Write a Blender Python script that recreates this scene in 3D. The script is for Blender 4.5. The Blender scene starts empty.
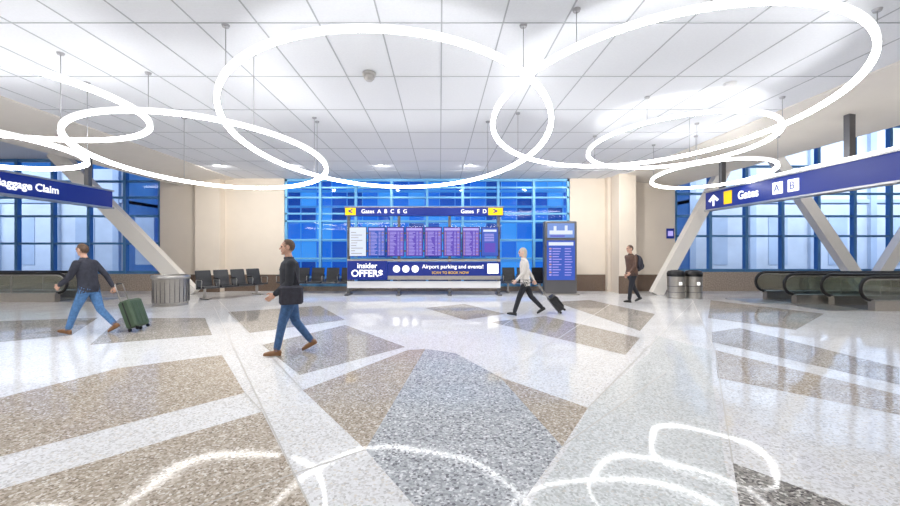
import bpy, math, random
from mathutils import Vector, Matrix, kdtree
random.seed(4)
scene = bpy.context.scene
scene.view_settings.view_transform = 'Standard'
scene.view_settings.look = 'None'
scene.view_settings.exposure = 0.1
COL = scene.collection

# ------------------------------------------------------------------ materials
def mat(name, col, rough=0.5, metal=0.0, emit=None, es=0.0, var=0.0, vscale=8.0, bump=0.0):
    m = bpy.data.materials.new(name); m.use_nodes = True
    nt = m.node_tree; b = nt.nodes['Principled BSDF']
    b.inputs['Base Color'].default_value = (*col, 1)
    b.inputs['Roughness'].default_value = rough
    b.inputs['Metallic'].default_value = metal
    if emit:
        b.inputs['Emission Color'].default_value = (*emit, 1)
        b.inputs['Emission Strength'].default_value = es
    if var > 0 or bump > 0:
        tc = nt.nodes.new('ShaderNodeTexCoord'); no = nt.nodes.new('ShaderNodeTexNoise')
        no.inputs['Scale'].default_value = vscale; no.inputs['Detail'].default_value = 6
        nt.links.new(tc.outputs['Object'], no.inputs['Vector'])
        if var > 0:
            r = nt.nodes.new('ShaderNodeValToRGB')
            r.color_ramp.elements[0].position = 0.3; r.color_ramp.elements[1].position = 0.7
            r.color_ramp.elements[0].color = (*[c*(1-var) for c in col], 1)
            r.color_ramp.elements[1].color = (*[min(1, c*(1+var)) for c in col], 1)
            nt.links.new(no.outputs['Fac'], r.inputs['Fac']); nt.links.new(r.outputs['Color'], b.inputs['Base Color'])
        if bump > 0:
            bp = nt.nodes.new('ShaderNodeBump'); bp.inputs['Strength'].default_value = bump
            bp.inputs['Distance'].default_value = 0.01
            nt.links.new(no.outputs['Fac'], bp.inputs['Height']); nt.links.new(bp.outputs['Normal'], b.inputs['Normal'])
    return m

def terrazzo(name, cols, scale=60.0, rough=0.06):
    m = bpy.data.materials.new(name); m.use_nodes = True
    nt = m.node_tree; b = nt.nodes['Principled BSDF']
    tc = nt.nodes.new('ShaderNodeTexCoord')
    v = nt.nodes.new('ShaderNodeTexVoronoi'); v.inputs['Scale'].default_value = scale
    nt.links.new(tc.outputs['Object'], v.inputs['Vector'])
    sp = nt.nodes.new('ShaderNodeSeparateColor'); nt.links.new(v.outputs['Color'], sp.inputs['Color'])
    r = nt.nodes.new('ShaderNodeValToRGB'); cr = r.color_ramp; cr.interpolation = 'CONSTANT'
    cr.elements[0].position = 0; cr.elements[0].color = (*cols[0][1], 1)
    cr.elements[1].position = cols[1][0]; cr.elements[1].color = (*cols[1][1], 1)
    for p, c in cols[2:]:
        e = cr.elements.new(p); e.color = (*c, 1)
    nt.links.new(sp.outputs['Red'], r.inputs['Fac'])
    n2 = nt.nodes.new('ShaderNodeTexNoise'); n2.inputs['Scale'].default_value = 0.9; n2.inputs['Detail'].default_value = 4
    nt.links.new(tc.outputs['Object'], n2.inputs['Vector'])
    mr = nt.nodes.new('ShaderNodeMapRange'); mr.inputs['To Min'].default_value = 0.92; mr.inputs['To Max'].default_value = 1.05
    nt.links.new(n2.outputs['Fac'], mr.inputs['Value'])
    mx = nt.nodes.new('ShaderNodeVectorMath'); mx.operation = 'SCALE'
    nt.links.new(r.outputs['Color'], mx.inputs[0]); nt.links.new(mr.outputs['Result'], mx.inputs['Scale'])
    nt.links.new(mx.outputs['Vector'], b.inputs['Base Color'])
    b.inputs['Roughness'].default_value = rough
    b.inputs['Specular IOR Level'].default_value = 0.13
    n3 = nt.nodes.new('ShaderNodeTexNoise'); n3.inputs['Scale'].default_value = 1.6; n3.inputs['Detail'].default_value = 0
    nt.links.new(tc.outputs['Object'], n3.inputs['Vector'])
    bp = nt.nodes.new('ShaderNodeBump'); bp.inputs['Strength'].default_value = 0.5; bp.inputs['Distance'].default_value = 0.012
    nt.links.new(n3.outputs['Fac'], bp.inputs['Height']); nt.links.new(bp.outputs['Normal'], b.inputs['Normal'])
    return m

def glassmat(name, tint, refl=0.12):
    m = bpy.data.materials.new(name); m.use_nodes = True
    nt = m.node_tree; nt.nodes.clear()
    o = nt.nodes.new('ShaderNodeOutputMaterial'); t = nt.nodes.new('ShaderNodeBsdfTransparent')
    t.inputs['Color'].default_value = (*tint, 1)
    g = nt.nodes.new('ShaderNodeBsdfGlossy'); g.inputs['Roughness'].default_value = 0.03
    mx = nt.nodes.new('ShaderNodeMixShader'); mx.inputs['Fac'].default_value = refl
    nt.links.new(t.outputs[0], mx.inputs[1]); nt.links.new(g.outputs[0], mx.inputs[2]); nt.links.new(mx.outputs[0], o.inputs[0])
    return m

def emis(name, col, s):
    return mat(name, (0.02, 0.02, 0.02), 0.4, 0, col, s)

M_wall = mat('beige_paint', (0.80, 0.71, 0.60), 0.6, var=0.02, vscale=2)
M_soffit = mat('soffit_paint', (0.84, 0.79, 0.72), 0.6, var=0.02, vscale=2)
M_white = mat('white_paint', (0.85, 0.85, 0.85), 0.6)
M_tile = mat('ceiling_tile', (0.83, 0.85, 0.89), 0.8, var=0.02, vscale=30, bump=0.1)
M_tbar = mat('ceiling_tbar', (0.45, 0.47, 0.50), 0.5)
M_stone = mat('granite_wainscot', (0.17, 0.12, 0.09), 0.25, var=0.45, vscale=60)
M_stone2 = mat('stone_cladding', (0.42, 0.34, 0.27), 0.35, var=0.3, vscale=25)
M_frame = mat('window_frame_blue', (0.18, 0.50, 0.82), 0.35, 0.1)
M_frame2 = mat('window_frame_slate', (0.10, 0.26, 0.50), 0.4, 0.2)
M_glass = glassmat('window_glass', (0.85, 0.93, 1.0), 0.035)
M_glassb = glassmat('balustrade_glass', (0.84, 0.88, 0.85), 0.14)
M_ringl = emis('ring_diffuser', (1.0, 1.0, 1.0), 16)
M_ringo = emis('ring_outer_diffuser', (1.0, 1.0, 1.0), 1.6)
M_led = emis('led_strip', (1.0, 0.99, 0.97), 3)
M_housing = mat('ring_housing', (0.85, 0.85, 0.85), 0.4)
M_cable = mat('steel_cable', (0.45, 0.45, 0.47), 0.4, 0.6)
M_panel = emis('fill_panel', (0.97, 0.98, 1.0), 10)  # glow for the panels added to brighten hall and wings
M_navy = mat('sign_navy', (0.005, 0.018, 0.16), 0.35, 0, (0.003, 0.016, 0.20), 0.5)
M_yellow = mat('sign_yellow', (0.9, 0.55, 0.0), 0.4, 0, (1.0, 0.62, 0.0), 0.4)
M_signw = mat('sign_white', (0.9, 0.9, 0.9), 0.4, 0, (1, 1, 1), 0.8)
M_black = mat('black_plastic', (0.012, 0.012, 0.014), 0.4)
M_vinyl = mat('black_vinyl', (0.015, 0.016, 0.02), 0.38, var=0.2, vscale=20)
M_steel = mat('brushed_steel', (0.52, 0.50, 0.47), 0.3, 0.95, var=0.06, vscale=20)
M_dsteel = mat('dark_steel', (0.18, 0.18, 0.19), 0.35, 0.8)
M_rubber = mat('handrail_rubber', (0.01, 0.01, 0.01), 0.35)
M_purple = emis('screen_purple', (0.10, 0.05, 0.50), 0.95)
M_blue = emis('screen_blue', (0.02, 0.09, 0.55), 0.9)
M_rowl = emis('screen_row', (0.52, 0.45, 0.95), 0.9)
M_rowo = emis('screen_row_orange', (0.9, 0.5, 0.35), 0.75)
M_lit = emis('screen_white', (0.75, 0.82, 1.0), 0.95)
M_mapb = emis('screen_map', (0.18, 0.32, 0.78), 0.85)
M_brace = mat('brace_paint', (0.86, 0.82, 0.76), 0.5)
M_conc = mat('outdoor_concrete', (0.74, 0.74, 0.76), 0.8, var=0.10, vscale=0.8)
M_conc2 = mat('outdoor_concrete_panel', (0.55, 0.60, 0.68), 0.8, var=0.10, vscale=0.8)
M_bg = [mat('outdoor_glazing_%d' % i, c, 0.2, 0, e, s) for i, (c, e, s) in enumerate([
    ((.02,.10,.40), (.008,.07,.36), .8), ((.03,.14,.50), (.015,.15,.58), .8), ((.05,.2,.5), (.05,.32,.80), .8), ((.02,.08,.3), (.003,.04,.24), .8)])]
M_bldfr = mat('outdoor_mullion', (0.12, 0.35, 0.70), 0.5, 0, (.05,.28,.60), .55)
M_asph = mat('asphalt', (0.08, 0.09, 0.11), 0.8, var=0.2, vscale=5)

T_white = terrazzo('terrazzo_white', [(0, (.68, .67, .66)), (.25, (.80, .80, .80)), (.65, (.86, .86, .87)), (.88, (.56, .55, .54)), (.95, (.74, .70, .64))])
T_green = terrazzo('terrazzo_pale_grey', [(0, (.60, .62, .61)), (.3, (.71, .73, .73)), (.65, (.79, .81, .81)), (.86, (.50, .52, .51)), (.95, (.66, .64, .60))])
T_tan = terrazzo('terrazzo_tan', [(0, (.40, .34, .27)), (.3, (.50, .43, .35)), (.6, (.60, .53, .45)), (.8, (.28, .23, .18)), (.9, (.74, .70, .64))])
T_tan2 = terrazzo('terrazzo_warm_grey', [(0, (.34, .31, .27)), (.3, (.44, .40, .35)), (.6, (.52, .48, .43)), (.8, (.24, .20, .17)), (.9, (.66, .63, .58))])
T_gray = terrazzo('terrazzo_grey', [(0, (.37, .38, .40)), (.3, (.47, .49, .51)), (.55, (.58, .60, .62)), (.78, (.20, .20, .22)), (.88, (.78, .79, .80))], 55)
T_dark = terrazzo('terrazzo_dark', [(0, (.20, .19, .18)), (.3, (.30, .28, .26)), (.55, (.40, .38, .35)), (.78, (.10, .09, .09)), (.88, (.70, .68, .64))], 55)

# ------------------------------------------------------------------ mesh builder
class MB:
    def __init__(s):
        s.v = []; s.f = []; s.mi = []; s.mats = []; s.lab = []; s.smooth = []
        s.M = Matrix.Identity(4)
    def m(s, mt):
        if mt not in s.mats: s.mats.append(mt)
        return s.mats.index(mt)
    def add(s, vs, fs, mt, smooth=False):
        o = len(s.v); i = s.m(mt) if mt is not None else 0
        s.v += [s.M @ Vector(p) for p in vs]
        s.lab += [mt]*len(vs)
        for f in fs:
            s.f.append([o+k for k in f]); s.mi.append(i); s.smooth.append(smooth)
    def box(s, x0, x1, y0, y1, z0, z1, mt):
        vs = [(x0,y0,z0),(x1,y0,z0),(x1,y1,z0),(x0,y1,z0),(x0,y0,z1),(x1,y0,z1),(x1,y1,z1),(x0,y1,z1)]
        s.add(vs, [(0,3,2,1),(4,5,6,7),(0,1,5,4),(1,2,6,5),(2,3,7,6),(3,0,4,7)], mt)
    def rbox(s, x0, x1, y0, y1, z0, z1, mt, r=0.02):
        def o(ins, z):
            return [(x0+ins+r,y0+ins,z),(x1-ins-r,y0+ins,z),(x1-ins,y0+ins+r,z),(x1-ins,y1-ins-r,z),
                    (x1-ins-r,y1-ins,z),(x0+ins+r,y1-ins,z),(x0+ins,y1-ins-r,z),(x0+ins,y0+ins+r,z)]
        vs = o(r*.7, z0)+o(0, z0+r)+o(0, z1-r)+o(r*.7, z1)
        fs = [tuple(range(7,-1,-1)), tuple(range(24,32))]
        for k in range(3):
            for i in range(8):
                j = (i+1) % 8
                fs.append((k*8+i, k*8+j, (k+1)*8+j, (k+1)*8+i))
        s.add(vs, fs, mt)
    def beam(s, p0, p1, w, t, mt):
        p0 = Vector(p0); p1 = Vector(p1); d = (p1-p0).normalized()
        n = Vector((-d.z, 0, d.x))*w/2; y = Vector((0, t/2, 0))
        vs = [p0-n-y, p0+n-y, p0+n+y, p0-n+y, p1-n-y, p1+n-y, p1+n+y, p1-n+y]
        s.add(vs, [(0,1,2,3),(7,6,5,4),(0,4,5,1),(1,5,6,2),(2,6,7,3),(3,7,4,0)], mt)
    def tube(s, pts, rad, mt, seg=10, caps=True, smooth=True):
        pts = [Vector(p) for p in pts]; n = len(pts)
        rr = rad if isinstance(rad, (list, tuple)) else [rad]*n
        vs = []; up = None
        for i, p in enumerate(pts):
            d = (pts[min(i+1, n-1)]-pts[max(i-1, 0)]).normalized()
            if up is None:
                up = Vector((0,0,1)) if abs(d.z) < .9 else Vector((1,0,0))
            u = d.cross(up).normalized(); w = u.cross(d).normalized(); up = w
            for k in range(seg):
                a = 2*math.pi*k/seg
                vs.append(p + (u*math.cos(a)+w*math.sin(a))*rr[i])
        fs = []
        for i in range(n-1):
            for k in range(seg):
                j = (k+1) % seg
                fs.append((i*seg+k, i*seg+j, (i+1)*seg+j, (i+1)*seg+k))
        if caps:
            fs.append(tuple(range(seg-1, -1, -1))); fs.append(tuple(range((n-1)*seg, n*seg)))
        s.add(vs, fs, mt, smooth)
    def capsule(s, p0, r0, p1, r1, mt, seg=14):
        p0 = Vector(p0); p1 = Vector(p1); L = (p1-p0).length; d = (p1-p0)/max(L, 1e-6)
        pts = []; rr = []
        for a in (-80,-55,-30,0):
            pts.append(p0+d*r0*math.sin(math.radians(a))); rr.append(r0*math.cos(math.radians(a)))
        k = max(1, int(L/0.02))
        for i in range(1, k):
            pts.append(p0.lerp(p1, i/k)); rr.append(r0+(r1-r0)*i/k)
        for a in (0,30,55,80):
            pts.append(p1+d*r1*math.sin(math.radians(a))); rr.append(r1*math.cos(math.radians(a)))
        s.tube(pts, rr, mt, seg)
    def ell(s, c, ax, ay, az, mt, nu=20, nv=14):
        c = Vector(c); ax = Vector(ax); ay = Vector(ay); az = Vector(az)
        vs = []; fs = []
        for i in range(nv+1):
            t = math.pi*(i+.001)/(nv+.002)
            for k in range(nu):
                a = 2*math.pi*k/nu
                vs.append(c + ax*math.sin(t)*math.cos(a) + ay*math.sin(t)*math.sin(a) + az*math.cos(t))
        for i in range(nv):
            for k in range(nu):
                j = (k+1) % nu
                fs.append((i*nu+k, (i+1)*nu+k, (i+1)*nu+j, i*nu+j))
        fs.append(tuple(range(nu))); fs.append(tuple(nv*nu+k for k in range(nu-1, -1, -1)))
        s.add(vs, fs, mt, True)
    def loft(s, rings, mt, seg=28):
        R = [rings[0]]
        for a, b in zip(rings, rings[1:]):
            k = max(1, int(abs(b[2]-a[2])/0.02))
            for i in range(1, k+1):
                t = i/k; R.append(tuple(a[q]+(b[q]-a[q])*t for q in range(5)))
        vs = []; fs = []
        for (cx, cy, cz, ax, ay) in R:
            for k in range(seg):
                a = 2*math.pi*k/seg; c = math.cos(a); sn = math.sin(a)
                vs.append((cx+ax*math.copysign(abs(c)**.85, c), cy+ay*math.copysign(abs(sn)**.85, sn), cz))
        for i in range(len(R)-1):
            for k in range(seg):
                j = (k+1) % seg
                fs.append((i*seg+k, i*seg+j, (i+1)*seg+j, (i+1)*seg+k))
        fs.append(tuple(range(seg-1, -1, -1))); fs.append(tuple((len(R)-1)*seg+k for k in range(seg)))
        s.add(vs, fs, mt, True)
    def lathe(s, c, prof, mt, seg=36):
        vs = []; fs = []
        for r, z in prof:
            for k in range(seg):
                a = 2*math.pi*k/seg; vs.append((c[0]+r*math.cos(a), c[1]+r*math.sin(a), c[2]+z))
        for i in range(len(prof)-1):
            for k in range(seg):
                j = (k+1) % seg
                fs.append((i*seg+k, i*seg+j, (i+1)*seg+j, (i+1)*seg+k))
        s.add(vs, fs, mt, False)
    def poly(s, pts, z, mt):
        vs = [(p[0], p[1], z) for p in pts]
        s.add(vs, [tuple(range(len(pts)))], mt)
    def obj(s, name, parent=None, loc=(0,0,0), rotz=0):
        me = bpy.data.meshes.new(name); me.from_pydata([tuple(v) for v in s.v], [], s.f)
        for mt in s.mats: me.materials.append(mt)
        me.polygons.foreach_set('material_index', s.mi)
        me.polygons.foreach_set('use_smooth', s.smooth)
        me.update()
        ob = bpy.data.objects.new(name, me); COL.objects.link(ob)
        ob.location = loc; ob.rotation_euler = (0, 0, rotz)
        if parent: ob.parent = parent
        return ob

def text(name, body, size, loc, rot, mt, parent=None, align='LEFT', bold=0.0):
    cu = bpy.data.curves.new(name, 'FONT'); cu.body = body; cu.size = size
    cu.align_x = align; cu.align_y = 'CENTER'; cu.extrude = 0.002; cu.offset = bold
    cu.materials.append(mt)
    ob = bpy.data.objects.new(name, cu); COL.objects.link(ob)
    ob.location = loc; ob.rotation_euler = rot
    if parent: ob.parent = parent
    return ob
FRONT = (math.pi/2, 0, 0)

# ------------------------------------------------------------------ floor
b = MB(); b.box(-20, 20, -8, 16.6, -0.2, 0, T_white); floor = b.obj('floor')
inl = [
 ('grey_diamond', T_gray, [(-.24,6.53),(.24,6.27),(.76,5.08),(1.0,3.27),(.5,2.51),(.1,1.9),(-.16,2.51),(-.6,3.22)]),
 ('tan', T_tan, [(-.52,6.46),(-.24,6.53),(-.6,3.22),(-1.58,4.6)]),
 ('tan', T_tan, [(.76,5.08),(1.51,4.08),(1.0,3.27)]),
 ('tan', T_tan, [(-3.35,6.15),(-2.2,4.51),(-3.42,3.11),(-4.6,1.8),(-6.2,2.6),(-4.79,4.35),(-4.38,5.47)]),
 ('tan', T_tan, [(-1.77,3.98),(-.82,2.51),(-.2,1.5),(-3.6,1.5),(-3.7,1.9),(-2.95,2.68)]),
 ('warm', T_tan2, [(-2.05,8.65),(-.58,6.67),(-1.81,5.16),(-3.03,6.81)]),
 ('warm', T_tan2, [(-7.64,9.55),(-5.61,9.55),(-4.34,7.62),(-5.96,6.81)]),
 ('warm', T_tan2, [(-5.56,10.49),(-3.49,11.64),(-2.2,9.28),(-3.71,7.8)]),
 ('warm', T_tan2, [(1.13,9.01),(2.59,9.85),(3.68,7.36),(2.85,6.15)]),
 ('warm', T_tan2, [(-.42,11.23),(.75,12.08),(1.65,10.16),(.58,9.28)]),
 ('warm', T_tan2, [(3.61,12.55),(4.9,13.06),(5.46,10.16),(4.0,8.0)]),
 ('tan', T_tan, [(4.44,6.46),(5.11,4.44),(5.3,3.6),(4.49,3.9),(3.5,5.04)]),
 ('warm', T_tan2, [(5.37,7.9),(6.23,8.31),(6.29,5.47),(5.49,4.78),(4.78,7.03)]),
 ('dark', T_dark, [(2.21,3.02),(2.57,2.51),(2.9,1.9),(1.6,1.9),(1.88,2.51)]),
 ('warm', T_tan2, [(8.8,13.0),(6.4,9.55),(7.2,8.1),(9.8,10.2)]),
 ('warm', T_tan2, [(-10.5,9.0),(-8.2,9.6),(-7.0,7.6),(-8.2,6.6)]),
 ('pale', T_green, [(1.55,4.15),(3.3,6.3),(4.1,7.6),(4.35,6.4),(3.4,5.0),(2.15,3.02),(1.5,1.9),(.2,1.9),(.55,2.5),(1.05,3.27)]),
]
for n, (nm, mt, pts) in enumerate(inl):
    b = MB(); b.poly(pts, 0.0012 + 0.00004*n, mt)
    o = b.obj('inlay_%s_%d' % (nm, n+1), floor)
b = MB()
def strip(p, q, w=0.012, mt=M_steel):
    p = Vector((*p, 0)); q = Vector((*q, 0)); d = (q-p).normalized(); nn = Vector((-d.y, d.x, 0))*w/2
    b.add([(v.x, v.y, 0.003) for v in (p-nn, q-nn, q+nn, p+nn)], [(0,1,2,3)], mt)
M_joint = mat('terrazzo_joint', (0.5, 0.48, 0.44), 0.3)
for p, q in [((1.51,4.08),(8.2,12.9)),((2.21,3.02),(4.44,6.46)),((4.44,6.46),(8.2,13)),((-1.58,4.6),(-7.2,13.0)),((-.82,2.51),(-6.5,11.5)),
             ((-8,13.0),(9,13.0)),((-.24,6.53),(-3.2,13)),((.24,6.27),(3.4,12.9)),((1.0,3.27),(3.0,5.3)),((-.6,3.22),(-1.9,2.2)),((-2.2,4.51),(-1.77,3.98)),((.76,5.08),(5.1,12.0))]:
    strip(p, q, 0.012, M_joint)
b.obj('divider_strips', floor)

# ------------------------------------------------------------------ ceiling
CZ = 4.5
b = MB(); b.box(-8.2, 7.0, -8, 16.4, CZ, CZ+.1, M_tile)
x = -7.78
while x < 7.0:
    b.box(x-.009, x+.009, -8, 16, CZ-.006, CZ, M_tbar); x += .78
y = -7.4
while y < 16:
    b.box(-8.2, 7.0, y-.008, y+.008, CZ-.0065, CZ, M_tbar); y += 1.56
b.obj('ceiling')
b = MB()
def quadprism(x0, z0, x1, z1, ztop):
    b.add([(x0,-8,z0),(x0,16,z0),(x1,16,z1),(x1,-8,z1),(x0,-8,ztop),(x0,16,ztop),(x1,16,ztop),(x1,-8,ztop)],
          [(0,1,2,3),(3,2,6,7),(1,0,4,5),(0,3,7,4),(2,1,5,6),(4,7,6,5)], M_soffit)
quadprism(7.0, 4.47, 9.4, 4.17, 6.8)
b.obj('trim_1')
b = MB(); quadprism(-8.2, 4.47, -10.4, 4.2, 5.4); b.obj('trim_2')
b = MB(); b.box(9.4, 20, -8, 16.4, 6.7, 6.8, M_white); b.obj('ceiling_wing')
b = MB(); b.box(-20, -10.4, -8, 16.4, 5.3, 5.4, M_white); b.obj('ceiling_wing_low')

# ------------------------------------------------------------------ walls
b = MB()
b.box(-8.8, -6.24, 16, 16.4, 0, CZ, M_wall)
b.box(-9.55, -8.6, 15.6, 16.4, 0, 4.9, M_wall)
b.box(-11.2, -9.55, 16, 16.4, 0, 5.3, M_wall)
b.box(5.2, 6.6, 16, 16.4, 0, CZ, M_wall)
b.box(6.6, 7.0, 15.75, 16.4, 0, CZ, M_wall)
b.box(6.72, 7.35, 15.0, 15.7, 0, CZ, M_wall)
b.box(7.0, 9.4, 16, 16.4, 0, 6.7, M_wall)
b.box(-20, -11.2, 16, 16.4, 0, .68, M_stone2)
b.box(9.4, 20, 16, 16.4, 0, .76, M_stone2)
b.box(-6.24, 5.2, 16, 16.4, 0, .18, M_stone2)
b.obj('wall_back')
b = MB()
b.box(-8.6, -6.24, 15.97, 16.0, 0, .66, M_stone); b.box(-9.57, -8.58, 15.57, 15.6, 0, .66, M_stone)
b.box(5.2, 6.6, 15.97, 16.0, 0, .66, M_stone); b.box(6.70, 7.37, 14.97, 15.0, 0, .66, M_stone); b.box(7.37, 9.4, 15.97, 16, 0, .66, M_stone)
b.box(-11.2, -9.57, 15.97, 16, 0, .66, M_stone)
b.obj('baseboard_back')
b = MB(); b.box(-20.2, -20, -8, 16.4, 0, 5.4, M_wall); b.obj('wall_left')
b = MB(); b.box(20, 20.2, -8, 16.4, 0, 6.8, M_wall); b.obj('wall_right')
b = MB(); b.box(-20, 20, -8.2, -8, 0, 6.8, M_wall); b.obj('wall_rear')

# ------------------------------------------------------------------ windows
def window(name, x0, x1, z0, z1, xs, zs, fm, w=0.09, thin=()):
    b = MB(); y0, y1 = 16.06, 16.2
    b.box(x0, x0+w, y0, y1, z0, z1, fm); b.box(x1-w, x1, y0, y1, z0, z1, fm)
    b.box(x0, x1, y0, y1, z0, z0+w, fm); b.box(x0, x1, y0, y1, z1-w, z1, fm)
    for x in xs: b.box(x-w/2, x+w/2, y0-.03, y1, z0, z1, fm)
    for x in thin: b.box(x-w/4, x+w/4, y0, y1, z0, z1, fm)
    for z in zs: b.box(x0, x1, y0, y1-.01, z-w*.35, z+w*.35, fm)
    b.add([(x0, 16.13, z0), (x1, 16.13, z0), (x1, 16.13, z1), (x0, 16.13, z1)], [(0,1,2,3)], M_glass)
    return b.obj(name)
window('window_1', -6.24, 5.2, .18, CZ, [-6.24+1.43*i for i in range(1, 8)], [.55, 1.3, 2.05, 2.8, 3.1, 3.75, 4.15], M_frame, .1)
window('window_2', -20, -11.2, .68, 5.3, [-11.2-1.45*i for i in range(1, 6)], [1.9, 3.0, 3.75, 4.4], M_frame2, .12)
window('window_3', 9.4, 20, .76, 6.7, [9.4+1.45*i for i in range(1, 8)], [2.2, 3.0, 3.9, 5.0], M_frame2, .12)
b = MB()
b.beam((7.95, 14.75, 0), (11.55, 14.75, 6.6), .40, .3, M_brace)
b.beam((15.75, 14.75, 0), (11.3, 14.75, 6.6), .40, .3, M_brace)
b.beam((15.75, 14.75, 0), (19.8, 14.75, 6.3), .40, .3, M_brace)
b.obj('structural_brace')
b = MB(); b.beam((-9.1, 14.75, 0), (-14.2, 14.75, 5.25), .5, .3, M_brace); b.obj('structural_brace')

# ------------------------------------------------------------------ exterior
b = MB(); b.box(-60, 60, 16.6, 70, -.4, -.2, M_asph); b.obj('outdoor_ground')
b = MB()
b.box(-18, 14, 26.1, 30, -.2, 14, M_bg[0])
zl = (-.2, .9, 2.2, 3.4, 4.4, 5.4, 6.6, 8.2, 9.8, 11.4, 14)
for i in range(32):
    for z0, z1 in zip(zl, zl[1:]):
        b.box(-18+i, -17.05+i, 26, 26.1, z0, z1, M_bg[random.choice((0, 1, 1, 2, 2, 3))])
    b.box(-17.05+i, -17+i, 25.9, 26.1, -.2, 14, M_bldfr)
for z in zl[1:-1]: b.box(-18, 14, 25.85, 26, z, z+.14, M_bldfr)
b.obj('neighbouring_building')
for nm, x0, x1 in (('concourse_facade', -47, -18.5), ('concourse_facade', 14.5, 47)):
    b = MB()
    top = 6.4 if x0 < 0 else 13
    b.box(x0, x1, 23.4, 28, -.2, top, M_conc); b.box(x0, x1, 23.25, 28, 4.4, 4.6, M_conc2)
    x = x0
    while x < x1:
        b.box(x, x+.35, 23.2, 23.4, -.2, top, M_conc2)
        b.box(x+1.2, x+2.3, 23.36, 23.4, .8, 3.6, M_conc2)
        x += 3.5
    b.obj(nm)
def area(name, loc, rot, sx, sy, e, col):
    l = bpy.data.lights.new(name, 'AREA'); l.shape = 'RECTANGLE'; l.size = sx; l.size_y = sy; l.energy = e; l.color = col
    o = bpy.data.objects.new(name, l); COL.objects.link(o); o.location = loc; o.rotation_euler = rot; return o
area('added_flood_light', (-27, 17.5, 6.5), (math.radians(65), 0, 0), 18, .6, 1150, (.76, .87, 1))  # added unseen light that lifts the left facade
area('added_flood_light', (26, 17.5, 7.5), (math.radians(72), 0, 0), 24, .6, 2000, (.76, .87, 1))  # added unseen light for the right facade

w = bpy.data.worlds.new('dusk'); scene.world = w; w.use_nodes = True
bg = w.node_tree.nodes['Background']; bg.inputs[0].default_value = (0.04, 0.19, 0.60, 1); bg.inputs[1].default_value = 0.9

# ------------------------------------------------------------------ ring lights
def ring(cx, cy, R, cz, e):
    b = MB(); N = 80; wd = .033; hg = .030
    vs = []; k = e/R
    prof = [(-wd, -hg), (wd, -hg), (wd, hg), (-wd, hg)]
    for i in range(N):
        a = 2*math.pi*i/N; c = math.cos(a); s = math.sin(a)
        for dr, dz in prof:
            r = R+dr; vs.append((cx+r*c, cy+r*s, cz-k*R*s+dz))
    P = 4; F = {0: [], 1: [], 2: [], 3: []}
    for i in range(N):
        j = (i+1) % N
        for p in range(P):
            q = (p+1) % P
            F[p].append((i*P+p, j*P+p, j*P+q, i*P+q))
    b.add(vs, F[0], M_ringl); b.add(vs, F[3], M_ringl); b.add(vs, F[1], M_ringo); b.add(vs, F[2], M_housing)
    for i in range(4):
        a = math.pi/4+i*math.pi/2
        x = cx+R*math.cos(a); y = cy+R*math.sin(a); z = cz-k*R*math.sin(a)
        top = CZ if -8.2 < x < 7 else (4.2 if x > -10.4 and x < 9.4 else 5.3)
        b.tube([(x, y, z+hg), (x, y, top)], .0055, M_cable, 6)
        b.lathe((x, y, top-.03), [(0, 0), (.04, 0), (.05, .03), (0, .03)], M_cable, 16)
    return b.obj('pendant_ring_light')
ring(-.84, 7.04, 2.70, 3.59, .43)
ring(3.44, 6.60, 2.55, 3.84, .30)
ring(-4.14, 7.27, 2.00, 3.26, .20)
ring(-6.3, 4.95, 2.20, 3.52, -.06)
ring(-7.2, 5.75, 1.60, 3.13, .02)
ring(5.17, 8.80, 1.80, 3.93, .13)
ring(6.75, 10.0, 1.30, 3.50, .12)
ring(-3.4, -1.6, 2.30, 3.8, 0)  # this ring and the next: unseen, added to brighten the near floor
ring(3.0, -2.2, 2.30, 3.8, 0)
# unseen light panels added for brightness (behind the viewer and in the side wings)
b = MB()
for x in (-6.2, -2.6, 1.0, 4.6):
    for y in (-6.8, -4.4): b.box(x, x+1.1, y, y+.5, CZ-.02, CZ-.008, M_panel)
b.obj('added_light_panels')
b = MB()
for x in (11.5, 15.5):
    for y in (1, 5, 9, 12.5): b.box(x, x+1.8, y, y+.6, 6.66, 6.69, M_panel)
for x in (-17.5, -14.4):
    for y in (1, 5, 9): b.box(x, x+1.8, y, y+.6, 5.26, 5.29, M_panel)
b.obj('added_wing_panels')  # wing panels are added fill, out of view
# downlights added to brighten the window wall and its piers
def added_downlight(x, y, z, e, rx=0):
    b = MB(); b.lathe((x, y, z-.012), [(.08, 0), (.10, 0), (.10, .01), (.08, .01)], M_housing, 24)
    o = b.obj('added_downlight')
    l = bpy.data.lights.new('wash_fill', 'AREA'); l.shape = 'DISK'; l.size = .16; l.energy = e; l.color = (1, .98, .95)
    q = bpy.data.objects.new('wash_fill', l); COL.objects.link(q); q.location = (x, y, z-.02); q.rotation_euler = (rx, 0, 0); q.parent = o
for x in (-7.5, -5.0, -2.0, 1.0, 4.0, 6.0): added_downlight(x, 13.4, CZ-.008, 62, math.radians(28))
# ceiling devices
b = MB(); b.lathe((-1.15, 6.5, CZ-.14), [(0.0, 0), (.05, .005), (.085, .04), (.09, .08), (.11, .085), (.11, .13), (0, .13)], M_steel, 24); b.obj('dome_security_camera')
for p in ((5.0, 6.9), (1.4, 4.4), (-4.6, 9.2)):
    b = MB(); b.lathe((p[0], p[1], CZ-.05), [(0, 0), (.08, .0), (.1, .02), (.1, .045), (0, .045)], M_white, 24); b.obj('smoke_detector')

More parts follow.
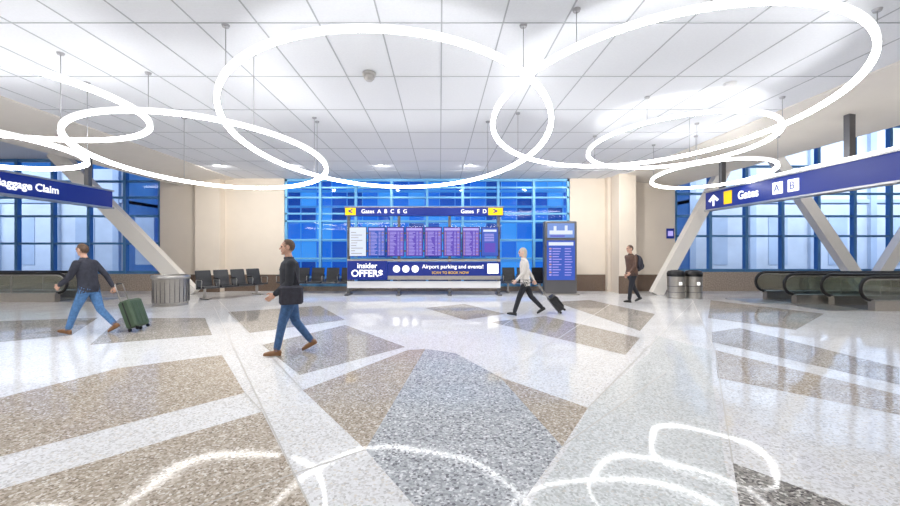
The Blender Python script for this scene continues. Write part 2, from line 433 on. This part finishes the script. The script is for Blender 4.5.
# ------------------------------------------------------------------ overhead signs
b = MB(); b.box(8.1, 8.28, 3.2, 12.2, 2.85, 3.36, M_navy)
b.box(8.06, 8.32, 3.2, 12.22, 2.81, 2.85, M_steel); b.box(8.06, 8.32, 3.2, 12.22, 3.36, 3.40, M_steel)
b.box(8.12, 8.2, 3.2, 11.0, 3.41, 3.47, M_led)
for y in (8.0, 4.2, 11.6): b.box(8.13, 8.25, y-.06, y+.06, 3.4, 4.35, M_dsteel)
b.box(8.085, 8.1, 11.1, 11.4, 2.93, 3.29, M_yellow)
for y in (9.45, 9.02): b.box(8.085, 8.1, y, y+.28, 2.97, 3.25, M_signw)
sg = b.obj('overhead_gates_sign')
RR = (math.pi/2, 0, -math.pi/2)
b = MB(); b.add([(8.08, 12.05, 3.1), (8.08, 11.82, 3.27), (8.08, 11.59, 3.1), (8.08, 11.68, 3.05), (8.08, 11.78, 3.14), (8.08, 11.78, 2.93), (8.08, 11.86, 2.93), (8.08, 11.86, 3.14), (8.08, 11.96, 3.05)],
      [(0,8,7,1), (1,7,4,2), (4,3,2), (7,6,5,4)], M_signw); b.obj('arrow', sg)
text('label', 'Gates', .30, (8.075, 10.85, 3.09), RR, M_signw, sg, bold=.006)
text('icon_a', 'A', .26, (8.07, 9.68, 3.10), RR, M_navy, sg)
text('icon_b', 'B', .26, (8.07, 9.25, 3.10), RR, M_navy, sg)
b = MB(); b.box(-9.68, -9.5, 3.2, 11.6, 2.86, 3.32, M_navy)
b.box(-9.72, -9.46, 3.2, 11.62, 2.82, 2.86, M_steel); b.box(-9.72, -9.46, 3.2, 11.62, 3.32, 3.36, M_steel)
for y in (5.0, 10.9): b.box(-9.65, -9.53, y-.06, y+.06, 3.36, 4.35, M_dsteel)
sl = b.obj('overhead_baggage_sign')
RL = (math.pi/2, 0, math.pi/2)
text('label', 'Baggage Claim', .25, (-9.475, 8.50, 3.09), RL, M_signw, sl, bold=.005)

# ------------------------------------------------------------------ flight information board
b = MB(); Y = 14.6
for x in (-3.34, -1.5, .35, 2.14):
    b.box(x-.05, x+.05, Y, Y+.1, 0, 3.2, M_dsteel); b.box(x-.07, x+.07, Y-.35, Y+.4, 0, .05, M_dsteel)
b.box(-3.45, 2.3, Y-.12, Y+.2, 2.88, 3.18, M_navy)
b.box(-3.47, 2.32, Y-.13, Y+.21, 3.18, 3.21, M_steel)
for z in (1.6, 2.25): b.box(-3.38, 2.2, Y, Y+.06, z-.03, z+.03, M_dsteel)
b.box(-3.43, -3.05, Y-.13, Y-.12, 2.9, 3.16, M_yellow); b.box(1.75, 2.27, Y-.13, Y-.12, 2.9, 3.16, M_yellow)
b.box(-3.38, 2.2, Y-.06, Y+.1, 1.22, 1.30, M_steel)
b.box(-3.36, -1.92, Y-.10, Y+.08, .56, 1.24, M_navy)
b.box(-1.9, 2.2, Y-.08, Y+.08, .70, 1.2, M_navy)
b.box(-1.9, 2.2, Y-.08, Y+.08, .56, .70, M_steel)
b.box(-3.38, 2.2, Y-.04, Y+.06, .25, .5, M_white)
pitch = (2.16+3.34)/8
for i in range(8):
    x0 = -3.34+i*pitch+.045; x1 = x0+pitch-.09
    if i == 0: mt = M_lit
    elif i == 1 or i == 7: mt = M_blue
    else: mt = M_purple
    b.box(x0-.02, x1+.02, Y-.03, Y+.02, 1.40, 2.48, M_black)
    b.box(x0, x1, Y-.035, Y-.02, 1.42, 2.46, mt)
    if i == 0:
        for r in range(9):
            b.box(x0+.06, x0+.18+.35*random.random(), Y-.04, Y-.035, 1.5+r*.095, 1.53+r*.095, M_cable)
    elif i == 7:
        b.box(x0+.06, x1-.06, Y-.04, Y-.035, 2.3, 2.38, M_lit); b.box(x0+.1, x1-.1, Y-.04, Y-.035, 1.55, 1.9, M_purple)
        for r in range(5): b.box(x0+.1, x1-.15, Y-.04, Y-.035, 1.96+r*.06, 1.985+r*.06, M_rowl)
    else:
        b.box(x0+.02, x1-.02, Y-.04, Y-.035, 2.35, 2.43, M_rowl)
        for r in range(17):
            z = 1.46+r*.051
            b.box(x0+.03, x0+.08, Y-.04, Y-.035, z, z+.018, M_rowo)
            b.box(x0+.1, x0+.22+.12*random.random(), Y-.04, Y-.035, z, z+.018, M_rowl)
            b.box(x0+.37, x0+.44, Y-.04, Y-.035, z, z+.018, M_rowl)
            b.box(x0+.48, x0+.56, Y-.04, Y-.035, z, z+.018, M_rowl if random.random() < .7 else M_rowo)
for k, x in enumerate((-1.72, -1.38, -1.04)):
    b.M = Matrix.Translation((x+.14, Y-.085, .95)) @ Matrix.Rotation(math.pi/2, 4, 'X')
    b.lathe((0, 0, 0), [(0, .004), (.13, .004), (.13, 0), (0, 0)], M_signw, 20)
    b.M = Matrix.Identity(4)
b.box(1.72, 2.12, Y-.09, Y-.08, .78, 1.14, M_signw)
fb = b.obj('flight_information_board')
text('label_insider', 'insider', .27, (-2.64, Y-.112, 1.06), FRONT, M_signw, fb, 'CENTER', .004)
text('label_offers', 'OFFER$', .34, (-2.64, Y-.112, .78), FRONT, M_signw, fb, 'CENTER', .008)
text('label_parking', 'Airport parking and events!', .2, (-.65, Y-.09, 1.03), FRONT, M_signw, fb, 'LEFT', .002)
text('label_scan', 'SCAN TO BOOK NOW', .13, (-.3, Y-.09, .81), FRONT, M_yellow, fb)
text('label_header', 'Gates  A  B  C  E  G', .2, (-2.85, Y-.125, 3.03), FRONT, M_signw, fb)
text('label_header_b', 'Gates  F  D', .2, (.75, Y-.125, 3.03), FRONT, M_signw, fb)
text('arrow_l', '<', .28, (-3.24, Y-.14, 3.03), FRONT, M_navy, fb, 'CENTER', .01)
text('arrow_r', '>', .28, (2.0, Y-.14, 3.03), FRONT, M_navy, fb, 'CENTER', .01)

# directory kiosk
b = MB()
b.rbox(3.78, 4.95, 14.45, 14.75, .05, 2.68, M_dsteel, .03); b.box(3.7, 5.03, 14.4, 14.8, 0, .06, M_steel)
b.box(3.88, 4.85, 14.43, 14.46, 2.08, 2.6, M_mapb)
b.box(3.95, 4.78, 14.425, 14.43, 2.2, 2.34, M_lit); b.box(4.1, 4.2, 14.424, 14.43, 2.3, 2.5, M_lit); b.box(4.5, 4.6, 14.424, 14.43, 2.3, 2.52, M_lit)
b.box(3.98, 4.5, 14.422, 14.43, 2.12, 2.16, M_purple)
b.box(3.86, 4.87, 14.43, 14.46, .55, 1.98, M_blue)
b.box(3.92, 4.81, 14.425, 14.43, 1.8, 1.92, M_lit)
for i in range(11):
    z = 1.66-i*.095
    b.box(3.94, 4.02, 14.425, 14.43, z, z+.05, M_rowo if i % 3 == 0 else M_rowl)
    b.box(4.06, 4.28+.12*random.random(), 14.425, 14.43, z+.01, z+.035, M_rowl)
    b.box(4.5, 4.66+.12*random.random(), 14.425, 14.43, z+.01, z+.035, M_rowl)
b.obj('directory_kiosk')
b = MB(); b.box(9.05, 9.35, 15.97, 15.995, 2.1, 2.5, M_navy); b.box(9.1, 9.3, 15.96, 15.97, 2.2, 2.4, M_rowl); b.obj('wall_sign')

# ------------------------------------------------------------------ tandem seating
def bench(n, loc, rotz):
    b = MB(); p = .58; W = n*p
    b.box(0, W, .18, .26, .34, .40, M_dsteel)
    for x in (.25, W-.25):
        b.box(x-.03, x+.03, .18, .26, 0.03, .36, M_steel); b.box(x-.035, x+.035, -.12, .5, 0, .04, M_steel)
    for i in range(n):
        x0 = i*p+.05; x1 = x0+p-.1
        prof = [(-.18, .42), (-.16, .45), (0, .435), (.2, .42), (.27, .45), (.31, .55), (.36, .75), (.42, .93), (.45, .95), (.46, .92), (.40, .72), (.35, .52), (.31, .40), (.22, .37), (0, .385), (-.16, .39)]
        vs = [(x0, a, z) for a, z in prof]+[(x1, a, z) for a, z in prof]; q = len(prof)
        fs = [tuple(range(q)), tuple(range(2*q-1, q-1, -1))]+[(k, k+q, (k+1) % q+q, (k+1) % q) for k in range(q)]
        b.add(vs, fs, M_vinyl)
    for i in range(n+1):
        x = min(max(i*p, .02), W-.02)
        b.tube([(x, .28, .4), (x, .30, .62), (x, .26, .66), (x, -.06, .66), (x, -.1, .62), (x, -.06, .4)], .014, M_steel, 8)
        b.box(x-.025, x+.025, -.08, .26, .665, .69, M_black)
    return b.obj('airport_seat_bench', loc=loc, rotz=rotz)
bench(4, (-7.75, 12.9, 0), math.radians(55))
bench(5, (-6.2, 15.2, 0), 0)
bench(3, (2.4, 15.35, 0), 0)

# ------------------------------------------------------------------ bins
b = MB()
b.lathe((-8.0, 11.9, 0), [(0, 0.03), (.42, .03), (.45, .0), (.45, .05), (.43, .07), (.45, .12), (.47, .78), (.49, .80), (.5, .84), (.49, .88), (.44, .89), (.40, .86), (.22, .84), (.2, .7), (0, .7)], M_steel, 48)
for k in range(24):
    a = 2*math.pi*k/24
    b.box(-8.0+.465*math.cos(a)-.006, -8.0+.465*math.cos(a)+.006, 11.9+.462*math.sin(a)-.006, 11.9+.462*math.sin(a)+.006, .1, .78, M_dsteel)
b.obj('round_waste_bin')
for x in (8.02, 8.62):
    b = MB()
    b.lathe((x, 13.6, 0), [(0, .02), (.25, .02), (.26, 0), (.26, .06), (.25, .08), (.265, .66), (.275, .68), (.275, .74)], M_steel, 36)
    b.lathe((x, 13.6, 0), [(.27, .74), (.275, .84), (.24, .92), (.14, .95), (.13, .9), (0, .9)], M_black, 36)
    for z in (.2, .4): b.lathe((x, 13.6, z), [(.258, 0), (.268, .01), (.258, .02)], M_dsteel, 36)
    b.box(x-.05, x+.05, 13.325, 13.34, .46, .56, M_signw)
    b.obj('recycling_bin')

# ------------------------------------------------------------------ moving walkways
def walkway(x0, x1, ya, yb):
    b = MB(); s = 1 if x1 > x0 else -1
    X = lambda u: x0+s*u
    L = abs(x1-x0)
    def bx(u0, u1, y0, y1, z0, z1, mt): b.box(min(X(u0), X(u1)), max(X(u0), X(u1)), y0, y1, z0, z1, mt)
    for y in (ya, yb):
        bx(.35, L, y-.09, y+.09, 0, .26, M_steel)
        bx(.3, L, y-.11, y+.11, .24, .28, M_steel)
        pts = []
        for i in range(13):
            a = -math.pi/2 - math.pi*i/12
            pts.append((X(.36+.31*math.cos(a)), y, .585+.31*math.sin(a)))
        g = [(p[0], p[2]) for p in pts]+[(X(L), .895), (X(L), .275)]
        n = len(g)
        vs = [(a, y-.008, z) for a, z in g]+[(a, y+.008, z) for a, z in g]
        b.add(vs, [tuple(range(n)), tuple(range(2*n-1, n-1, -1))]+[(k, (k+1) % n, (k+1) % n+n, k+n) for k in range(n)], M_glassb)
        pts += [(X(L), y, .895)]
        b.tube(pts, .042, M_rubber, 12)
        b.tube([(p[0], p[1], p[2]-.06 if p[2] > .6 else p[2]) for k, p in enumerate(pts)][6:], .024, M_steel, 8)
        u = 1.8
        while u < L:
            bx(u-.006, u+.006, y-.012, y+.012, .28, .86, M_steel); u += 1.5
    lo, hi = min(ya, yb), max(ya, yb)
    bx(-.9, .3, lo-.1, hi+.1, 0.0, .012, M_steel)
    bx(.3, L, lo+.1, hi-.1, 0.0, .02, M_dsteel)
    return b.obj('moving_walkway')
walkway(10.45, 19.9, 13.3, 12.2)
walkway(11.25, 19.9, 11.85, 10.75)
walkway(-11.7, -19.9, 12.6, 13.6)

# ------------------------------------------------------------------ people
def person(name, loc, heading, P):
    b = MB(); S, H, T, J, SH = P['skin'], P['hair'], P['top'], P['pants'], P['shoes']
    k = P.get('bulk', 1.0); hem = P.get('hem', .84)
    b.loft([(0,0,hem,.125*k,.175*k),(0,0,.95,.128*k,.178*k),(0,0,1.06,.118*k,.165*k),(0,0,1.2,.122*k,.175*k),(-.005,0,1.33,.122*k,.19*k),(-.01,0,1.41,.105*k,.175*k),(-.01,0,1.46,.08,.12),(-.005,0,1.49,.062,.07)], T)
    b.loft([(0,0,.80,.10,.15),(0,0,.88,.115,.165),(0,0,.96,.112,.16)], J)
    b.capsule((-.01,0,1.45),.058,(.012,0,1.56),.053,S)
    b.lathe((0,0,1.47),[(.068,0),(.078,.0),(.074,.035),(.064,.035),(.068,0)], T, 24)
    hc = Vector((.02,0,1.655))
    b.ell(hc,(.093,0,0),(0,.074,0),(0,0,.108),S,28,20)
    b.ell(hc+Vector((.025,0,-.065)),(.062,0,0),(0,.055,0),(0,0,.052),S)
    b.ell(hc+Vector((.07,0,-.1)),(.022,0,0),(0,.025,0),(0,0,.018),S)
    b.capsule(hc+Vector((.09,0,.005)),.009,hc+Vector((.108,0,-.028)),.013,S,10)
    b.ell(hc+Vector((.082,0,.028)),(.016,0,0),(0,.05,0),(0,0,.01),S)
    b.ell(hc+Vector((.085,0,-.058)),(.012,0,0),(0,.024,0),(0,0,.008),P['lips'])
    for s in (1,-1):
        b.ell(hc+Vector((-.005,s*.076,-.005)),(.019,0,0),(-.004,.010*s,0),(0,0,.032),S)
        b.ell(hc+Vector((.084,s*.031,.008)),(.009,0,0),(0,.013,0),(0,0,.008),P['eye'])
    b.ell(hc+Vector((-.022,0,.024)),(.098,0,0),(0,.083,0),(0,0,.104),H,28,20)
    if P.get('longhair'):
        b.ell(hc+Vector((-.045,0,-.04)),(.07,0,0),(0,.078,0),(0,0,.12),H,24,18)
    for s, (sw, el, out) in ((1, P['armL']), (-1, P['armR'])):
        sh = Vector((-.01, s*.185*k, 1.395)); a = math.radians(sw); e = math.radians(sw+el); o = math.radians(out)
        ud = Vector((math.sin(a)*math.cos(o), s*math.sin(o), -math.cos(a)*math.cos(o)))
        fd = Vector((math.sin(e)*math.cos(o*.5), s*math.sin(o*.3), -math.cos(e)*math.cos(o*.5))).normalized()
        elb = sh+ud*.29; wr = elb+fd*.25
        b.capsule(sh,.064*k,elb,.05*k,T); b.capsule(elb,.05*k,wr-fd*.01,.037*k,T); b.capsule(wr-fd*.03,.028,wr+fd*.03,.025,S)
        n = Vector((0,-s,0)); n = (n-fd*n.dot(fd)).normalized(); sd = fd.cross(n)*(s)
        if sd.x < 0: sd = -sd
        b.ell(wr+fd*.06, sd*.043, n*.017, fd*.052, S, 18, 12)
        for i, L in enumerate((.068,.076,.070,.054)):
            p = wr+fd*.095+sd*(.032-.0215*i); ang = 0; r = .0088
            for q, (fr, cu) in enumerate(((.45,P.get('curl',20)),(.32,P.get('curl',20)*1.4),(.23,P.get('curl',20)))):
                ang += math.radians(cu); dd = fd*math.cos(ang)+n*math.sin(ang)
                p2 = p+dd*L*fr*1.15; b.capsule(p,r,p2,r*.92,S,8); p = p2; r *= .92
        t0 = wr+fd*.035+sd*.034; t1 = t0+(fd*.6+sd*.6+n*.35).normalized()*.042; t2 = t1+(fd*.85+sd*.15+n*.4).normalized()*.032
        b.capsule(t0,.014,t1,.0115,S,10); b.capsule(t1,.011,t2,.009,S,10)
    for s, (sw, kn, ft) in ((1, P['legL']), (-1, P['legR'])):
        hp = Vector((0, s*.088, .89)); a = math.radians(sw); c = math.radians(sw-kn)
        kne = hp+Vector((math.sin(a),0,-math.cos(a)))*.42; an = kne+Vector((math.sin(c),0,-math.cos(c)))*.40
        b.capsule(hp,.098*k,kne,.068,J); b.capsule(kne,.068,an+(kne-an).normalized()*.03,.054,J)
        f = math.radians(ft); fdv = Vector((math.cos(f),0,math.sin(f))); fu = Vector((-math.sin(f),0,math.cos(f)))
        b.capsule(an,.042,an-fu*.03,.044,SH)
        b.ell(an-fu*.045-fdv*.02, fdv*.055,(0,.038,0),fu*.045,SH)
        b.ell(an-fu*.052+fdv*.055, fdv*.10,(0,.044,0),fu*.034,SH)
        b.ell(an-fu*.06+fdv*.12, fdv*.065,(0,.042,0),fu*.026,SH)
        sv = []
        for z in (-.088,-.068):
            for (u, w_) in ((-.07,.022),(-.05,.034),(.03,.034),(.10,.043),(.16,.036),(.187,.015)):
                sv.append(an+fdv*u+Vector((0,w_,0))+fu*z)
            for (u, w_) in reversed(((-.07,.022),(-.05,.034),(.03,.034),(.10,.043),(.16,.036),(.187,.015))):
                sv.append(an+fdv*u-Vector((0,w_,0))+fu*z)
        b.add(sv, [tuple(range(11,-1,-1)), tuple(range(12,24))]+[(i,(i+1)%12,(i+1)%12+12,i+12) for i in range(12)], SH)
    lean = math.tan(math.radians(P.get('lean', 4)))
    b.v = [Vector((v.x+lean*max(0, v.z-.93), v.y, v.z)) for v in b.v]
    mz = min(v.z for v in b.v); b.v = [Vector((v.x, v.y, v.z-mz)) for v in b.v]
    sc = P.get('scale', 1.0); b.v = [v*sc for v in b.v]
    src = b.obj(name+'_src')
    kd = kdtree.KDTree(len(b.v))
    for i, v in enumerate(b.v): kd.insert(v, i)
    kd.balance()
    rm = src.modifiers.new('r', 'REMESH'); rm.mode = 'VOXEL'; rm.voxel_size = .0055; rm.use_smooth_shade = True
    sm = src.modifiers.new('s', 'SMOOTH'); sm.factor = .5; sm.iterations = 3
    dg = bpy.context.evaluated_depsgraph_get(); dg.update()
    me = bpy.data.meshes.new_from_object(src.evaluated_get(dg)); me.name = name
    me.materials.clear()
    for mt in b.mats: me.materials.append(mt)
    idx = []
    for p in me.polygons:
        _, i, _ = kd.find(p.center); idx.append(b.mats.index(b.lab[i]))
    me.polygons.foreach_set('material_index', idx); me.polygons.foreach_set('use_smooth', [True]*len(idx)); me.update()
    bpy.data.objects.remove(src)
    ob = bpy.data.objects.new(name, me); COL.objects.link(ob)
    ob.location = (loc[0], loc[1], 0.003); ob.rotation_euler = (0, 0, math.radians(heading))
    return ob

SK = mat('skin', (.62, .36, .26), .5, var=.05, vscale=15); SK2 = mat('skin_fair', (.75, .50, .40), .5, var=.05, vscale=15)
LIP = mat('lips', (.50, .20, .17), .45); EYE = mat('eye', (.03, .02, .02), .2)
HB = mat('hair_brown', (.09, .05, .03), .6, var=.3, vscale=60); HG = mat('hair_silver', (.60, .54, .46), .6, var=.15, vscale=60)
JE = mat('denim', (.05, .12, .27), .8, var=.25, vscale=25); JE2 = mat('denim_faded', (.08, .20, .42), .8, var=.25, vscale=25)
BK = mat('black_cloth', (.02, .022, .03), .8, var=.2, vscale=20); NV = mat('navy_cloth', (.028, .03, .045), .8, var=.3, vscale=15)
WT = mat('white_cloth', (.74, .70, .66), .8, var=.05, vscale=15); BR = mat('brown_jacket', (.12, .065, .045), .7, var=.25, vscale=15)
SB = mat('brown_shoe', (.25, .12, .05), .45); SBk = mat('black_shoe', (.02, .02, .02), .4)
base = dict(skin=SK, lips=LIP, eye=EYE)

person('walking_man', (-6.80, 7.75), 180, dict(base, hair=HB, top=NV, pants=JE2, shoes=SB, armL=(28,25,8), armR=(-30,8,12), legL=(26,6,12), legR=(-20,24,-30), lean=9, curl=40, bulk=1.06))
manb = person('walking_man', (-2.34, 6.25), 205, dict(base, hair=HB, top=BK, pants=JE, shoes=SB, armL=(8,45,10), armR=(-18,40,12), legL=(17,6,4), legR=(-12,24,-24), lean=2, bulk=1.2))
person('walking_woman', (2.12, 9.95), 180, dict(base, skin=SK2, hair=HG, longhair=True, top=WT, pants=BK, shoes=SBk, armL=(20,25,6), armR=(-32,6,10), legL=(24,6,10), legR=(-24,20,-30), lean=4, bulk=.95, hem=.80, curl=42, scale=.96))
mand = person('walking_man', (6.0, 12.5), 190, dict(base, hair=HB, top=BR, pants=BK, shoes=SBk, armL=(15,30,8), armR=(-12,30,8), legL=(14,6,5), legR=(-14,18,-20), lean=5, bulk=1.12))

# luggage ------------------------------------------------------------
def suitcase(name, loc, rotz, shell, tilt, w=.38, d=.24, h=.56, hl=.42):
    b = MB(); b.M = Matrix.Rotation(math.radians(tilt), 4, 'Y')
    b.rbox(-d/2, d/2, -w/2, w/2, .06, .06+h, shell, .035)
    for y in (-.1, 0, .1): b.rbox(d/2-.005, d/2+.012, y-.015, y+.015, .12, h-.02, shell, .004)
    b.box(-.012, .012, -w/2-.004, w/2+.004, .09, .03+h, M_black)
    b.tube([(-d/2+.03, -.1, h+.05), (-d/2+.03, -.1, h+hl), (-d/2+.03, -.08, h+hl+.02), (-d/2+.03, .08, h+hl+.02), (-d/2+.03, .1, h+hl), (-d/2+.03, .1, h+.05)], .009, M_steel, 8)
    b.tube([(-d/2+.03, -.07, h+hl+.02), (-d/2+.03, .07, h+hl+.02)], .016, M_black, 10)
    for x in (-d/2+.04, d/2-.04):
        for y in (-w/2+.05, w/2-.05):
            b.tube([(x, y-.015, .032), (x, y+.015, .032)], .032, M_rubber, 16, smooth=False)
            b.box(x-.015, x+.015, y-.02, y+.02, .04, .075, M_black)
    mz = min(v.z for v in b.v); b.v = [Vector((v.x, v.y, v.z-mz)) for v in b.v]
    return b.obj(name, loc=(loc[0], loc[1], .003), rotz=rotz)
GRN = mat('suitcase_green', (.06, .10, .06), .4, var=.1); CBK = mat('suitcase_black', (.02, .02, .022), .45, var=.2)
suitcase('rolling_suitcase', (-6.02, 8.02), 0, GRN, -20)
suitcase('wheeled_carry_on', (3.14, 10.27), 0, CBK, -38, .26, .20, .44, .48)

def pack(parent, x, z0, h, d, w, mt):
    b = MB()
    b.ell((x, 0, z0+h/2), (-d*.62, 0, 0), (0, w*.58, 0), (0, 0, h*.56), mt, 24, 18)
    b.ell((x-d*.5, 0, z0+h*.32), (-d*.3, 0, 0), (0, w*.42, 0), (0, 0, h*.26), mt, 20, 14)
    for s in (1, -1):
        b.tube([(x+.05, s*.10, z0+h), (x+.14, s*.115, z0+h+.05), (x+.26, s*.12, z0+h-.04), (x+.30, s*.125, z0+h-.2), (x+.22, s*.15, z0+.12), (x+.06, s*.13, z0+.05)], .017, mt, 8)
    return b.obj('backpack', parent)
BP = mat('backpack_fabric', (.03, .03, .045), .7, var=.3, vscale=20)
pack(mand, -.20, .98, .46, .22, .32, BP)
b = MB()
b.rbox(-.16, .18, .22, .36, .80, 1.08, BP, .03)
b.tube([(-.1, .29, 1.06), (-.06, .25, 1.25), (-.02, .14, 1.47), (.03, .0, 1.46), (.15, -.08, 1.3)], .012, BP, 8)
b.obj('shoulder_bag', manb)

# ------------------------------------------------------------------ camera
cam = bpy.data.cameras.new('camera'); cam.lens = 16; cam.sensor_width = 36; cam.shift_x = 10/900; cam.shift_y = -2/900
co = bpy.data.objects.new('camera', cam); COL.objects.link(co)
co.location = (0, 0, 1.6); co.rotation_euler = (math.pi/2, 0, 0); cam.clip_end = 200
scene.camera = co
